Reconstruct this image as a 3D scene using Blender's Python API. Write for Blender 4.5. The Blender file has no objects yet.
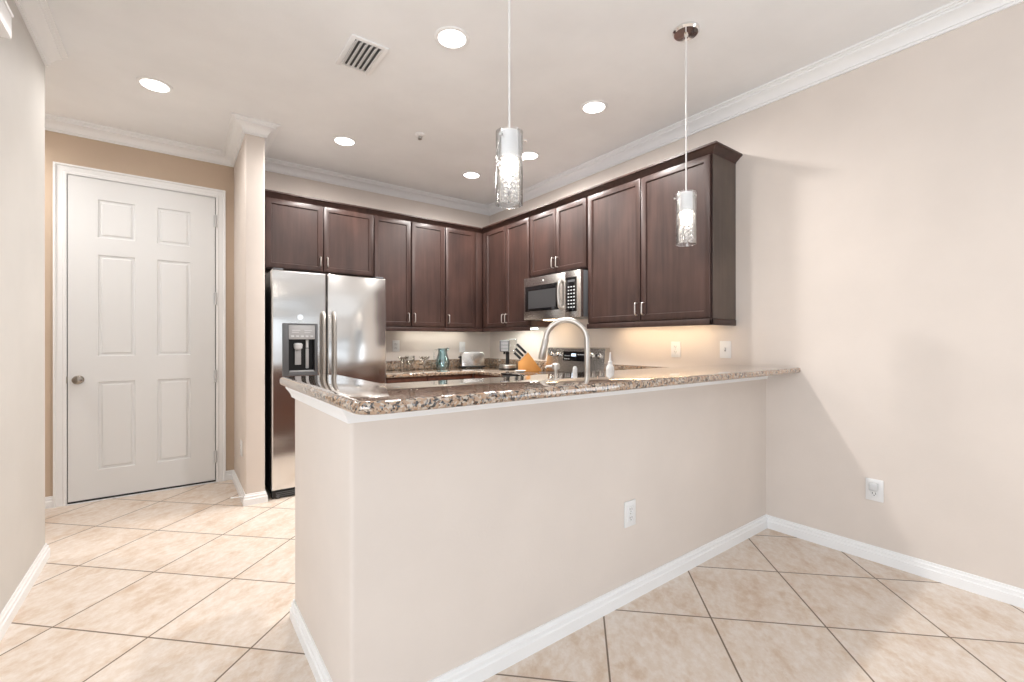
import bpy, bmesh, math, random
from mathutils import Vector, Matrix
random.seed(7)
sc = bpy.context.scene
COL = sc.collection
PI = math.pi
R = math.radians

# ------------------------------------------------------------ camera, world, big lights, exposure
H = 1.21
cam_d = bpy.data.cameras.new('camera')
cam_d.sensor_fit = 'HORIZONTAL'; cam_d.sensor_width = 36.0
cam_d.lens = 451.0 / 1024.0 * 36.0
cam_d.shift_y = (341.96 - 341.0) / 1024.0
cam_d.clip_start = 0.02
cam = bpy.data.objects.new('camera', cam_d); COL.objects.link(cam)
YAW = R(36.802); ROLL = R(-0.042)
fw = Vector((math.sin(YAW), math.cos(YAW), 0)); rt = Vector((math.cos(YAW), -math.sin(YAW), 0)); up = Vector((0, 0, 1))
r2 = rt * math.cos(ROLL) + up * math.sin(ROLL); u2 = -rt * math.sin(ROLL) + up * math.cos(ROLL)
cam.matrix_world = Matrix(((r2.x, u2.x, -fw.x, 0), (r2.y, u2.y, -fw.y, 0), (r2.z, u2.z, -fw.z, H), (0, 0, 0, 1)))
sc.camera = cam

sc.view_settings.view_transform = 'Standard'
sc.view_settings.look = 'None'
sc.view_settings.gamma = 1.0
sc.view_settings.use_curve_mapping = False
sc.view_settings.exposure = 0.06

WORLD_STRENGTH = 0.15
REAR_POWER = 36.0
LEFT_POWER = 168.0
RIGHT_POWER = 74.0
DAY_COLOR = (0.89, 0.945, 1.0)
CAN_POWER = 106.0# each recessed light is a spot lamp behind its glowing lens
HALL_POWER = 30.0
WARM_ES = 22.0
COOL_ES = 42.0
BULB_ES = 40.0
CAN_COLOR = (1.0, 0.965, 0.93)
HALL_COLOR = (1.0, 0.97, 0.94)
world = bpy.data.worlds.new('daylight'); sc.world = world
world.use_nodes = True
bg = world.node_tree.nodes['Background']
bg.inputs[0].default_value = (0.86, 0.93, 1.0, 1); bg.inputs[1].default_value = WORLD_STRENGTH

def area(name, loc, target, sx, sy, power, color, spread=PI):
    d = bpy.data.lights.new(name, 'AREA'); d.shape = 'RECTANGLE'; d.size = sx; d.size_y = sy
    d.energy = power; d.color = color; d.spread = spread
    o = bpy.data.objects.new(name, d); COL.objects.link(o)
    o.location = loc
    o.rotation_euler = (Vector(target) - Vector(loc)).to_track_quat('-Z', 'Y').to_euler()
    return o
# daylight entering by the big glazed opening behind the photographer
area('daylight_rear', (0.95, -4.60, 0.95), (0.95, -1.6, 2.15), 3.9, 2.2, REAR_POWER, DAY_COLOR)
# and by the row of windows in the living-room wall to the left of the photographer
area('daylight_left', (-3.60, -1.1, 1.15), (-0.6, -1.1, 1.95), 4.2, 2.1, LEFT_POWER, DAY_COLOR)
# plus an added, unseen right-wall opening, put in to light the left wall
area('added_daylight_right', (3.70, -1.95, 0.95), (0.7, -1.95, 2.25), 2.9, 2.2, RIGHT_POWER, DAY_COLOR)

# ------------------------------------------------------------ dimensions
XR, YB, YD, XL, ZC = 3.095, 4.587, 4.669, -0.58, 2.848
YH = 1.367            # dining-side face of the half wall
XH, YH2 = 0.42, 2.154  # end face of the half wall and how far its return runs
YW, WX0, WX1 = 3.858, 0.42, 0.549   # wing wall beside the refrigerator
YL = 3.594            # where the left wall stops
YREAR = -4.0
XLIV, YL0 = -3.0, 1.8   # living-room side wall, and where the left wall block begins

# ------------------------------------------------------------ materials
def new_mat(name):
    m = bpy.data.materials.new(name); m.use_nodes = True
    nt = m.node_tree; b = nt.nodes['Principled BSDF']
    return m, nt, b
def sock(b, n, v):
    if n in b.inputs: b.inputs[n].default_value = v
def plain(name, col, rough=0.5, metal=0.0, spec=0.5, emit=None, es=0.0, coat=0.0, trans=0.0, ior=1.45):
    m, nt, b = new_mat(name)
    sock(b, 'Base Color', (*col, 1)); sock(b, 'Roughness', rough); sock(b, 'Metallic', metal)
    sock(b, 'Specular IOR Level', spec); sock(b, 'Coat Weight', coat); sock(b, 'Transmission Weight', trans); sock(b, 'IOR', ior)
    if emit: sock(b, 'Emission Color', (*emit, 1)); sock(b, 'Emission Strength', es)
    return m
def coords(nt, scale=(1, 1, 1), rot=(0, 0, 0), loc=(0, 0, 0), world_space=False):
    mp = nt.nodes.new('ShaderNodeMapping')
    mp.inputs['Scale'].default_value = scale; mp.inputs['Rotation'].default_value = rot; mp.inputs['Location'].default_value = loc
    if world_space:
        g = nt.nodes.new('ShaderNodeNewGeometry'); nt.links.new(g.outputs['Position'], mp.inputs[0])
    else:
        t = nt.nodes.new('ShaderNodeTexCoord'); nt.links.new(t.outputs['Object'], mp.inputs[0])
    return mp
def noise(nt, vec, scale, detail=3, rough=0.5):
    n = nt.nodes.new('ShaderNodeTexNoise'); n.inputs['Scale'].default_value = scale
    n.inputs['Detail'].default_value = detail; n.inputs['Roughness'].default_value = rough
    nt.links.new(vec.outputs[0], n.inputs['Vector']); return n
def ramp(nt, fac, stops, const=False):
    r = nt.nodes.new('ShaderNodeValToRGB'); e = r.color_ramp.elements
    if const: r.color_ramp.interpolation = 'CONSTANT'
    while len(e) < len(stops): e.new(0.5)
    for i, (p, c) in enumerate(stops): e[i].position = p; e[i].color = (*c, 1)
    nt.links.new(fac, r.inputs[0]); return r
def mix(nt, fac, a, b, mode='MIX'):
    m = nt.nodes.new('ShaderNodeMix'); m.data_type = 'RGBA'; m.blend_type = mode
    for i, v in ((0, fac), (6, a), (7, b)):
        if hasattr(v, 'is_linked'): nt.links.new(v, m.inputs[i])
        elif isinstance(v, tuple): m.inputs[i].default_value = (*v, 1)
        else: m.inputs[i].default_value = v
    return m.outputs[2]
def bump(nt, b, h, strength, dist):
    n = nt.nodes.new('ShaderNodeBump'); n.inputs['Strength'].default_value = strength; n.inputs['Distance'].default_value = dist
    nt.links.new(h, n.inputs['Height']); nt.links.new(n.outputs[0], b.inputs['Normal'])

def wall_paint(name, col, rough=0.6):
    m, nt, b = new_mat(name)
    mp = coords(nt, world_space=True)
    n = noise(nt, mp, 2.2, 4, .55)
    r = ramp(nt, n.outputs['Fac'], [(0.3, tuple(c * .96 for c in col)), (0.7, tuple(min(1, c * 1.03) for c in col))])
    nt.links.new(r.outputs[0], b.inputs['Base Color'])
    sock(b, 'Roughness', rough); sock(b, 'Specular IOR Level', 0.25)
    n2 = noise(nt, mp, 90, 3); bump(nt, b, n2.outputs['Fac'], 0.12, 0.003)
    return m
M = {}
M['wall'] = wall_paint('beige_wall_paint', (0.735, 0.665, 0.61))
M['ceiling'] = wall_paint('ceiling_paint', (0.885, 0.895, 0.905), 0.8)
M['daylit_wall'] = wall_paint('wall_paint_cool_daylit', (0.655, 0.635, 0.605))  # cool daylight on the left wall is put into this greyer colour
M['tan_wall'] = wall_paint('tan_wall_paint', (0.60, 0.475, 0.365))
M['trim'] = plain('white_trim_paint', (0.90, 0.905, 0.91), 0.38)
M['door'] = plain('white_door_paint', (0.80, 0.81, 0.815), 0.42)
M['plastic'] = plain('white_plastic', (0.82, 0.82, 0.82), 0.35)
M['slot'] = plain('dark_slot', (0.06, 0.06, 0.06), 0.6)
M['grey_plastic'] = plain('grey_plastic', (0.42, 0.42, 0.43), 0.4)
M['black'] = plain('black_plastic', (0.012, 0.012, 0.013), 0.35)
M['black_glass'] = plain('black_glass', (0.008, 0.008, 0.009), 0.06, spec=0.6)
M['dark_grey'] = plain('dark_grey_plastic', (0.115, 0.118, 0.125), 0.32)
M['mesh_grey'] = plain('oven_window_mesh', (0.055, 0.055, 0.057), 0.3)
M['nickel'] = plain('brushed_nickel', (0.53, 0.50, 0.465), 0.36, 1.0)
M['aged_nickel'] = plain('aged_nickel', (0.36, 0.325, 0.285), 0.25, 1.0)
M['satin'] = plain('satin_nickel_pull', (0.80, 0.755, 0.71), 0.34, 1.0)
M['chrome'] = plain('polished_chrome', (0.86, 0.85, 0.84), 0.07, 1.0)
M['gasket'] = plain('black_case', (0.016, 0.016, 0.017), 0.45)
M['frosted'] = plain('frosted_shade_metal', (0.92, 0.92, 0.92), 0.35, 0.1)
M['cord'] = plain('silver_cord', (0.78, 0.77, 0.76), 0.4)
M['vent_dark'] = plain('duct_shadow', (0.10, 0.10, 0.10), 0.9)
M['bamboo'] = plain('bamboo', (0.66, 0.31, 0.085), 0.45)
M['silver_print'] = plain('light_print', (0.62, 0.63, 0.64), 0.4)
M['lens'] = plain('lamp_lens', (1, 1, 1), 0.5, emit=CAN_COLOR, es=9.0)
M['bulb'] = plain('bulb_glow', (1, 1, 1), 0.5, emit=(1.0, 0.90, 0.78), es=BULB_ES)
M['strip_warm'] = plain('strip_warm', (1, 1, 1), 0.5, emit=(1.0, 0.74, 0.46), es=WARM_ES)
M['strip_cool'] = plain('strip_cool', (1, 1, 1), 0.5, emit=(0.97, 1.0, 0.93), es=COOL_ES)
M['strip_added'] = plain('strip_added', (1, 1, 1), 0.5, emit=(1.0, 0.97, 0.86), es=COOL_ES * 0.30)  # glow of the added back-wall strip
M['display'] = plain('lit_display', (0.02, 0.02, 0.03), 0.2, emit=(0.75, 0.86, 1.0), es=2.0)
M['ceramic'] = plain('white_ceramic', (0.80, 0.80, 0.79), 0.15)

def thin_glass(name, tint, refl=0.0, rough=0.02):
    m = bpy.data.materials.new(name); m.use_nodes = True; nt = m.node_tree
    for n in list(nt.nodes):
        if n.type != 'OUTPUT_MATERIAL': nt.nodes.remove(n)
    out = [n for n in nt.nodes if n.type == 'OUTPUT_MATERIAL'][0]
    t = nt.nodes.new('ShaderNodeBsdfTransparent'); t.inputs[0].default_value = (*tint, 1)
    g = nt.nodes.new('ShaderNodeBsdfGlossy'); g.inputs['Color'].default_value = (1, 1, 1, 1); g.inputs['Roughness'].default_value = rough
    f = nt.nodes.new('ShaderNodeLayerWeight'); f.inputs['Blend'].default_value = 0.32
    a = nt.nodes.new('ShaderNodeMath'); a.operation = 'MULTIPLY_ADD'; a.inputs[1].default_value = 0.75; a.inputs[2].default_value = refl
    nt.links.new(f.outputs['Fresnel'], a.inputs[0])
    mx = nt.nodes.new('ShaderNodeMixShader'); nt.links.new(a.outputs[0], mx.inputs[0])
    nt.links.new(t.outputs[0], mx.inputs[1]); nt.links.new(g.outputs[0], mx.inputs[2]); nt.links.new(mx.outputs[0], out.inputs[0])
    return m
M['glass'] = thin_glass('clear_glass', (0.96, 0.965, 0.96), 0.03)
M['glass_pendant'] = thin_glass('pendant_glass', (0.985, 0.985, 0.985), 0.05)
M['crystal'] = plain('crystal', (0.98, 0.98, 0.98), 0.03, trans=0.78, ior=1.5)
M['teal_glass'] = thin_glass('teal_glass', (0.74, 0.885, 0.92), 0.12, 0.08)

def make_floor():
    m, nt, b = new_mat('diagonal_travertine_tile')
    T = 0.4645
    rotm = coords(nt, rot=(0, 0, R(-45)), world_space=True)
    off = nt.nodes.new('ShaderNodeMapping'); off.inputs['Location'].default_value = (-2.082 + 20 * T, -1.742 + 20 * T, 0)
    nt.links.new(rotm.outputs[0], off.inputs[0])
    def brick(c1, c2, mortar, ms):
        br = nt.nodes.new('ShaderNodeTexBrick'); br.offset = 0; br.squash = 1
        br.inputs['Scale'].default_value = 1; br.inputs['Brick Width'].default_value = T; br.inputs['Row Height'].default_value = T
        br.inputs['Mortar Size'].default_value = ms; br.inputs['Mortar Smooth'].default_value = 0.2; br.inputs['Bias'].default_value = 0
        br.inputs['Color1'].default_value = (*c1, 1); br.inputs['Color2'].default_value = (*c2, 1); br.inputs['Mortar'].default_value = (*mortar, 1)
        nt.links.new(off.outputs[0], br.inputs['Vector']); return br
    br = brick((0.0,) * 3, (1.0,) * 3, (0.5,) * 3, 0.0040)
    # each tile has its own clouding: shift the noise by the tile's own random value
    sh = nt.nodes.new('ShaderNodeVectorMath'); sh.operation = 'MULTIPLY_ADD'
    nt.links.new(br.outputs['Color'], sh.inputs[0]); sh.inputs[1].default_value = (11, 7, 5); nt.links.new(rotm.outputs[0], sh.inputs[2])
    st = nt.nodes.new('ShaderNodeMapping'); st.inputs['Scale'].default_value = (1.0, 1.45, 1.0); st.inputs['Rotation'].default_value = (0, 0, R(20))
    nt.links.new(sh.outputs[0], st.inputs[0])
    n1 = noise(nt, st, 5.5, 7, .68); n2 = noise(nt, st, 21, 5, .7)
    base = ramp(nt, n1.outputs['Fac'], [(0.30, (0.82, 0.73, 0.65)), (0.50, (0.77, 0.66, 0.565)), (0.58, (0.68, 0.53, 0.405)), (0.68, (0.60, 0.42, 0.29))])
    veil = ramp(nt, n2.outputs['Fac'], [(0.36, (0.84, 0.80, 0.765)), (0.60, (0.66, 0.545, 0.44))])
    c = mix(nt, 0.45, base.outputs[0], veil.outputs[0])
    c = mix(nt, br.outputs['Fac'], c, (0.20, 0.145, 0.10))
    nt.links.new(c, b.inputs['Base Color'])
    sock(b, 'Roughness', 0.42); sock(b, 'Specular IOR Level', 0.4)
    inv = nt.nodes.new('ShaderNodeMath'); inv.operation = 'SUBTRACT'; inv.inputs[0].default_value = 1; nt.links.new(br.outputs['Fac'], inv.inputs[1])
    ad = nt.nodes.new('ShaderNodeMath'); ad.operation = 'MULTIPLY_ADD'; ad.inputs[1].default_value = 0.12
    nt.links.new(n2.outputs['Fac'], ad.inputs[0]); nt.links.new(inv.outputs[0], ad.inputs[2])
    bump(nt, b, ad.outputs[0], 0.35, 0.003)
    return m
M['floor'] = make_floor()

def make_granite():
    m, nt, b = new_mat('polished_granite')
    mp = coords(nt, world_space=True)
    v = nt.nodes.new('ShaderNodeTexVoronoi'); v.inputs['Scale'].default_value = 150; v.inputs['Randomness'].default_value = 1
    dn = noise(nt, mp, 30, 2)
    ds = nt.nodes.new('ShaderNodeVectorMath'); ds.operation = 'MULTIPLY_ADD'; ds.inputs[1].default_value = (.02, .02, .02)
    nt.links.new(dn.outputs['Color'], ds.inputs[0]); nt.links.new(mp.outputs[0], ds.inputs[2]); nt.links.new(ds.outputs[0], v.inputs['Vector'])
    sep = nt.nodes.new('ShaderNodeSeparateColor'); nt.links.new(v.outputs['Color'], sep.inputs[0])
    c1 = ramp(nt, sep.outputs[0], [(0, (0.022, 0.020, 0.020)), (0.24, (0.15, 0.085, 0.052)), (0.37, (0.36, 0.235, 0.15)), (0.55, (0.45, 0.35, 0.26)),
                                   (0.74, (0.53, 0.465, 0.39)), (0.90, (0.24, 0.225, 0.215))], True)
    v2 = nt.nodes.new('ShaderNodeTexVoronoi'); v2.inputs['Scale'].default_value = 85
    nt.links.new(ds.outputs[0], v2.inputs['Vector'])
    sep2 = nt.nodes.new('ShaderNodeSeparateColor'); nt.links.new(v2.outputs['Color'], sep2.inputs[0])
    c2 = ramp(nt, sep2.outputs[1], [(0, (0.035, 0.030, 0.028)), (0.18, (0.40, 0.25, 0.155)), (0.45, (0.42, 0.29, 0.20)), (0.75, (0.50, 0.41, 0.33))], True)
    n = noise(nt, mp, 60, 3)
    fr = ramp(nt, n.outputs['Fac'], [(0.48, (0, 0, 0)), (0.54, (1, 1, 1))])
    c = mix(nt, fr.outputs[0], c1.outputs[0], c2.outputs[0])
    nt.links.new(c, b.inputs['Base Color'])
    sock(b, 'Roughness', 0.05); sock(b, 'IOR', 1.65); sock(b, 'Specular IOR Level', 0.5); sock(b, 'Coat Weight', 1.0); sock(b, 'Coat Roughness', 0.04)
    return m
M['granite'] = make_granite()

def make_wood(name, dark, mid, rough=0.42):
    m, nt, b = new_mat(name)
    mp = coords(nt, (26, 26, 1.6), world_space=True)
    n = noise(nt, mp, 1.0, 5, .6)
    mp2 = coords(nt, (4, 4, 2.6), world_space=True); n2 = noise(nt, mp2, 1.0, 3, .5)
    c1 = ramp(nt, n.outputs['Fac'], [(0.30, dark), (0.72, mid)])
    c2 = ramp(nt, n2.outputs['Fac'], [(0.3, (0.70, 0.70, 0.72)), (0.7, (1.25, 1.19, 1.15))])
    c = mix(nt, 1.0, c1.outputs[0], c2.outputs[0], 'MULTIPLY')
    nt.links.new(c, b.inputs['Base Color'])
    sock(b, 'Roughness', rough); sock(b, 'Specular IOR Level', 0.38); sock(b, 'Coat Weight', 0.12); sock(b, 'Coat Roughness', 0.3)
    bump(nt, b, n.outputs['Fac'], 0.06, 0.002)
    return m
M['wood'] = make_wood('espresso_stained_wood', (0.038, 0.020, 0.016), (0.066, 0.035, 0.029))
M['end_lit_wood'] = make_wood('espresso_wood_end_lit', (0.098, 0.076, 0.064), (0.125, 0.097, 0.081), 0.5)  # same wood, paler: light on the exposed cabinet end put into the colour
M['base_wood'] = make_wood('brown_stained_wood', (0.085, 0.030, 0.018), (0.16, 0.065, 0.040))

def make_steel(name, col, rough, wave):
    m, nt, b = new_mat(name)
    sock(b, 'Base Color', (*col, 1)); sock(b, 'Metallic', 1.0); sock(b, 'Roughness', rough)
    if wave:
        mp = coords(nt, (2.0, 2.0, 3.5)); n = noise(nt, mp, 1.0, 1, .4)
        bump(nt, b, n.outputs['Fac'], 0.16, 0.06)
    return m
M['steel'] = make_steel('brushed_stainless_steel', (0.77, 0.76, 0.745), 0.16, True)
M['steel_flat'] = make_steel('appliance_steel', (0.62, 0.60, 0.58), 0.27, False)

# ------------------------------------------------------------ mesh helpers
class MB:
    """collects solids in one bmesh"""
    def __init__(s): s.bm = bmesh.new()
    def _merge(s, tmp):
        me = bpy.data.meshes.new('tmp'); tmp.to_mesh(me); tmp.free(); s.bm.from_mesh(me); bpy.data.meshes.remove(me); return s
    def box(s, x0, x1, y0, y1, z0, z1, bev=0.0, seg=2, mat=None):
        t = bmesh.new(); bmesh.ops.create_cube(t, size=1)
        for v in t.verts:
            v.co = Vector(((x0 + x1) / 2 + v.co.x * (x1 - x0), (y0 + y1) / 2 + v.co.y * (y1 - y0), (z0 + z1) / 2 + v.co.z * (z1 - z0)))
        if bev: bmesh.ops.bevel(t, geom=list(t.edges), offset=bev, segments=seg, profile=0.5, affect='EDGES')
        if mat is not None: t.transform(mat)
        return s._merge(t)
    def prism(s, pts, z0, z1, bev=0.0, seg=3, mat=None):
        t = bmesh.new()
        f = t.faces.new([t.verts.new((x, y, z0)) for x, y in pts])
        r = bmesh.ops.extrude_face_region(t, geom=[f])
        for v in r['geom']:
            if isinstance(v, bmesh.types.BMVert): v.co.z = z1
        bmesh.ops.recalc_face_normals(t, faces=list(t.faces))
        if bev:
            ed = [e for e in t.edges if abs(e.verts[0].co.z - e.verts[1].co.z) < 1e-6]
            bmesh.ops.bevel(t, geom=ed, offset=bev, segments=seg, profile=0.5, affect='EDGES')
        if mat is not None: t.transform(mat)
        return s._merge(t)
    def lathe(s, prof, c=(0, 0, 0), seg=24, mat=None, close=False):
        t = bmesh.new(); rings = []
        for r, z in prof:
            if r < 1e-6: rings.append([t.verts.new((0, 0, z))])
            else: rings.append([t.verts.new((r * math.cos(2 * PI * i / seg), r * math.sin(2 * PI * i / seg), z)) for i in range(seg)])
        prs = list(zip(rings, rings[1:])) + ([(rings[-1], rings[0])] if close else [])
        for a, b in prs:
            if len(a) == 1 and len(b) == 1: continue
            for i in range(seg):
                j = (i + 1) % seg
                if len(a) == 1: t.faces.new((a[0], b[j], b[i]))
                elif len(b) == 1: t.faces.new((a[i], a[j], b[0]))
                else: t.faces.new((a[i], a[j], b[j], b[i]))
        bmesh.ops.recalc_face_normals(t, faces=list(t.faces))
        if mat is not None: t.transform(mat)
        t.transform(Matrix.Translation(c))
        return s._merge(t)
    def cyl(s, c, r, h, axis='Z', seg=24, bev=0.0):
        mt = {'Z': Matrix(), 'X': Matrix.Rotation(PI / 2, 4, 'Y'), 'Y': Matrix.Rotation(-PI / 2, 4, 'X')}[axis]
        p = [(0, 0), (r - bev, 0), (r, bev), (r, h - bev), (r - bev, h), (0, h)] if bev else [(0, 0), (r, 0), (r, h), (0, h)]
        return s.lathe(p, c, seg, mt)
    def tube(s, pts, r, seg=10):
        pts = [Vector(p) for p in pts]; t = bmesh.new(); rings = []
        n = len(pts); rs = r if isinstance(r, (list, tuple)) else [r] * n
        d0 = (pts[1] - pts[0]).normalized(); a = Vector((0, 0, 1)) if abs(d0.z) < .9 else Vector((1, 0, 0))
        nx = d0.cross(a).normalized()
        for i, p in enumerate(pts):
            d = (pts[min(i + 1, n - 1)] - pts[max(i - 1, 0)]).normalized()
            nx = (nx - d * nx.dot(d)).normalized(); ny = d.cross(nx)
            rings.append([t.verts.new(p + (nx * math.cos(2 * PI * k / seg) + ny * math.sin(2 * PI * k / seg)) * rs[i]) for k in range(seg)])
        for A, B in zip(rings, rings[1:]):
            for k in range(seg):
                t.faces.new((A[k], A[(k + 1) % seg], B[(k + 1) % seg], B[k]))
        t.faces.new(rings[0][::-1]); t.faces.new(rings[-1])
        bmesh.ops.recalc_face_normals(t, faces=list(t.faces))
        return s._merge(t)
    def sweep(s, prof, path, z, side=1):
        """closed profile [(out, up)] swept along a plan polyline; out = to the right of travel when side is 1"""
        P = [Vector((x, y)) for x, y in path]; t = bmesh.new(); rings = []
        nrm = []
        for a, b in zip(P, P[1:]):
            d = (b - a).normalized(); nrm.append(Vector((d.y, -d.x)) * side)
        for i, p in enumerate(P):
            if i == 0: n = nrm[0]
            elif i == len(P) - 1: n = nrm[-1]
            else: n = (nrm[i - 1] + nrm[i]) / (1 + nrm[i - 1].dot(nrm[i]))
            rings.append([t.verts.new((p.x + n.x * o, p.y + n.y * o, z + u)) for o, u in prof])
        k = len(prof)
        for A, B in zip(rings, rings[1:]):
            for i in range(k): t.faces.new((A[i], A[(i + 1) % k], B[(i + 1) % k], B[i]))
        t.faces.new(rings[0][::-1]); t.faces.new(rings[-1])
        bmesh.ops.recalc_face_normals(t, faces=list(t.faces))
        return s._merge(t)
    def shift(s, v): s.bm.transform(Matrix.Translation(v)); return s
    def build(s, name, mat, parent=None, origin=None, flat=False):
        """origin: world position the mesh data is measured from (the thing's base)"""
        bm = s.bm
        if origin is not None: bm.transform(Matrix.Translation(-Vector(origin)))
        if not flat:
            for f in bm.faces: f.smooth = True
            for e in bm.edges:
                if len(e.link_faces) == 2 and e.calc_face_angle(0) > R(38): e.smooth = False
        me = bpy.data.meshes.new(name); bm.to_mesh(me); bm.free()
        o = bpy.data.objects.new(name, me); COL.objects.link(o)
        me.materials.append(mat if not isinstance(mat, str) else M[mat])
        if parent is not None: o.parent = parent
        elif origin is not None: o.location = origin
        return o
def tag(o, label, cat, group=None, kind=None):
    o['label'] = label; o['category'] = cat
    if group: o['group'] = group
    if kind: o['kind'] = kind
    return o
def thing(name, label, cat, loc=(0, 0, 0), rz=0.0, group=None):
    o = bpy.data.objects.new(name, None); COL.objects.link(o); o.empty_display_size = 0.05
    o.location = loc; o.rotation_euler = (0, 0, rz)
    return tag(o, label, cat, group)
def struct(o):
    o['kind'] = 'structure'; return o
def copy_tree(o, parent=None):
    c = o.copy(); COL.objects.link(c)
    if parent is not None: c.parent = parent
    for ch in list(o.children): copy_tree(ch, c)
    return c
def cut(o, boxes):
    """boolean a few boxes out of a mesh object"""
    for b in boxes:
        t = MB().box(*b).build('cutter', M['trim'])
        t.location = o.location
        md = o.modifiers.new('cut', 'BOOLEAN'); md.operation = 'DIFFERENCE'; md.solver = 'EXACT'; md.object = t
        t.parent = o.parent
        bpy.context.view_layer.update()
        dg = bpy.context.evaluated_depsgraph_get()
        me = bpy.data.meshes.new_from_object(o.evaluated_get(dg))
        o.modifiers.clear(); o.data = me
        bpy.data.objects.remove(t)

# ------------------------------------------------------------ room shell
struct(MB().box(XLIV - .12, 3.25, YREAR - .12, 4.85, -0.12, 0).build('floor', 'floor', flat=True))
struct(MB().box(XLIV - .12, 3.25, YREAR - .12, 4.85, ZC, ZC + 0.12).build('ceiling', 'ceiling', flat=True))
wr = MB().box(XR, XR + .12, -.5, 4.80, 0, ZC); wr.box(XR, XR + .12, YREAR, -3.4, 0, ZC); wr.box(XR, XR + .12, -3.4, -.5, 2.28, ZC)
struct(wr.build('wall_right', 'wall', flat=True))
wf = MB()
for y in (-3.4, -1.975, -.55): wf.box(XR + .03, XR + .09, y, y + .05, .05, 2.23)
wf.box(XR + .03, XR + .09, -3.4, -.5, 2.23, 2.28); wf.box(XR + .03, XR + .09, -3.4, -.5, 0, .05)
struct(wf.build('added_window_3', 'trim'))  # added frame of the unseen opening that lets in the extra daylight
struct(MB().box(WX1, XR, YB, YB + .20, 0, ZC).build('wall_kitchen', 'wall', flat=True))
struct(MB().box(-2.0, WX1, YD, YD + .12, 0, ZC).build('wall_hall', 'tan_wall', flat=True))
struct(MB().box(WX0, WX1, YW, YD, 0, ZC, 0.012, 3).build('wall_wing', 'wall'))
struct(MB().box(XLIV, XL, YL0, YL, 0, ZC, 0.012, 3).build('wall_left', 'daylit_wall'))
struct(MB().box(-2.12, -2.0, YL - .2, 4.80, 0, ZC).build('wall_entry', 'wall', flat=True))
rear = MB()
rear.box(XLIV - .12, -1.0, YREAR - .12, YREAR, 0, ZC); rear.box(2.9, XR + .12, YREAR - .12, YREAR, 0, ZC); rear.box(-1.0, 2.9, YREAR - .12, YREAR, 2.25, ZC)
struct(rear.build('wall_rear', 'wall', flat=True))
wf = MB()
for x in (-1.0, 0.275, 1.575, 2.85): wf.box(x, x + .05, YREAR - .09, YREAR - .03, 0.05, 2.20)
wf.box(-1.0, 2.9, YREAR - .09, YREAR - .03, 2.20, 2.25); wf.box(-1.0, 2.9, YREAR - .09, YREAR - .03, 0, 0.05)
struct(wf.build('window_1', 'trim'))
lv = MB()
lv.box(XLIV - .12, XLIV, YREAR, -3.2, 0, ZC); lv.box(XLIV - .12, XLIV, 1.0, YL0 + .1, 0, ZC); lv.box(XLIV - .12, XLIV, -3.2, 1.0, 0, .30); lv.box(XLIV - .12, XLIV, -3.2, 1.0, 2.40, ZC)
struct(lv.build('wall_living', 'wall', flat=True))
wf = MB()
for y in (-3.2, -1.825, -.425, .95): wf.box(XLIV - .09, XLIV - .03, y, y + .05, .35, 2.35)
wf.box(XLIV - .09, XLIV - .03, -3.2, 1.0, 2.35, 2.40); wf.box(XLIV - .09, XLIV - .03, -3.2, 1.0, .30, .35)
struct(wf.build('window_2', 'trim'))

# half wall carrying the bar: L in plan
hw = MB().prism([(XH, YH), (XR, YH), (XR, YH + .12), (XH + .12, YH + .12), (XH + .12, YH2), (XH, YH2)], 0, 1.0155)
bmesh.ops.bevel(hw.bm, geom=[e for e in hw.bm.edges if abs(e.verts[0].co.z - e.verts[1].co.z) > .5 and e.verts[0].co.x < 1.0 and abs(e.verts[0].co.y - YH - .12) > .01], offset=.014, segments=4, profile=.5, affect='EDGES')
struct(hw.build('wall_half', 'wall'))

CROWN = [(0, 0), (0, -.092), (.011, -.092), (.011, -.079), (.019, -.077), (.022, -.066), (.034, -.050), (.050, -.036), (.066, -.029), (.066, -.018), (.076, -.016), (.078, -.011), (.092, -.011), (.092, 0)]
struct(MB().sweep(CROWN, [(-2.0, YD), (WX0, YD), (WX0, YW), (WX1, YW), (WX1, YB), (XR, YB), (XR, YREAR)], ZC).build('trim_1', 'trim'))
struct(MB().sweep(CROWN, [(XL, YL0), (XL, YL)], ZC).build('trim_2', 'trim'))
BASE = [(0, 0), (.016, 0), (.016, .046), (.011, .050), (.011, .066), (.006, .070), (.005, .082), (0, .083)]
struct(MB().sweep(BASE, [(XR, YH), (XR, -.5)], 0).build('baseboard_right', 'trim'))
struct(MB().sweep(BASE, [(XH + .12, YH2), (XH, YH2), (XH, YH), (XR, YH)], 0).build('baseboard_half', 'trim'))
struct(MB().sweep(BASE, [(.349, YD), (WX0, YD), (WX0, YW), (WX1, YW), (WX1, YW + .06)], 0).build('baseboard_wing', 'trim'))
struct(MB().sweep(BASE, [(-2.0, YD), (-.712, YD)], 0).build('baseboard_hall', 'trim'))
struct(MB().sweep(BASE, [(XLIV, YL0), (XL, YL0), (XL, YL), (-2.0, YL)], 0, 1).build('baseboard_left', 'trim'))
# moulding under the bar top
APRON = [(0, 0), (.010, 0), (.012, .010), (.018, .022), (.026, .034), (.030, .040), (.030, .0465), (0, .0465)]
struct(MB().sweep(APRON, [(XH + .12, YH2), (XH, YH2), (XH, YH), (XR, YH)], .969).build('trim_3', 'trim'))

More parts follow.
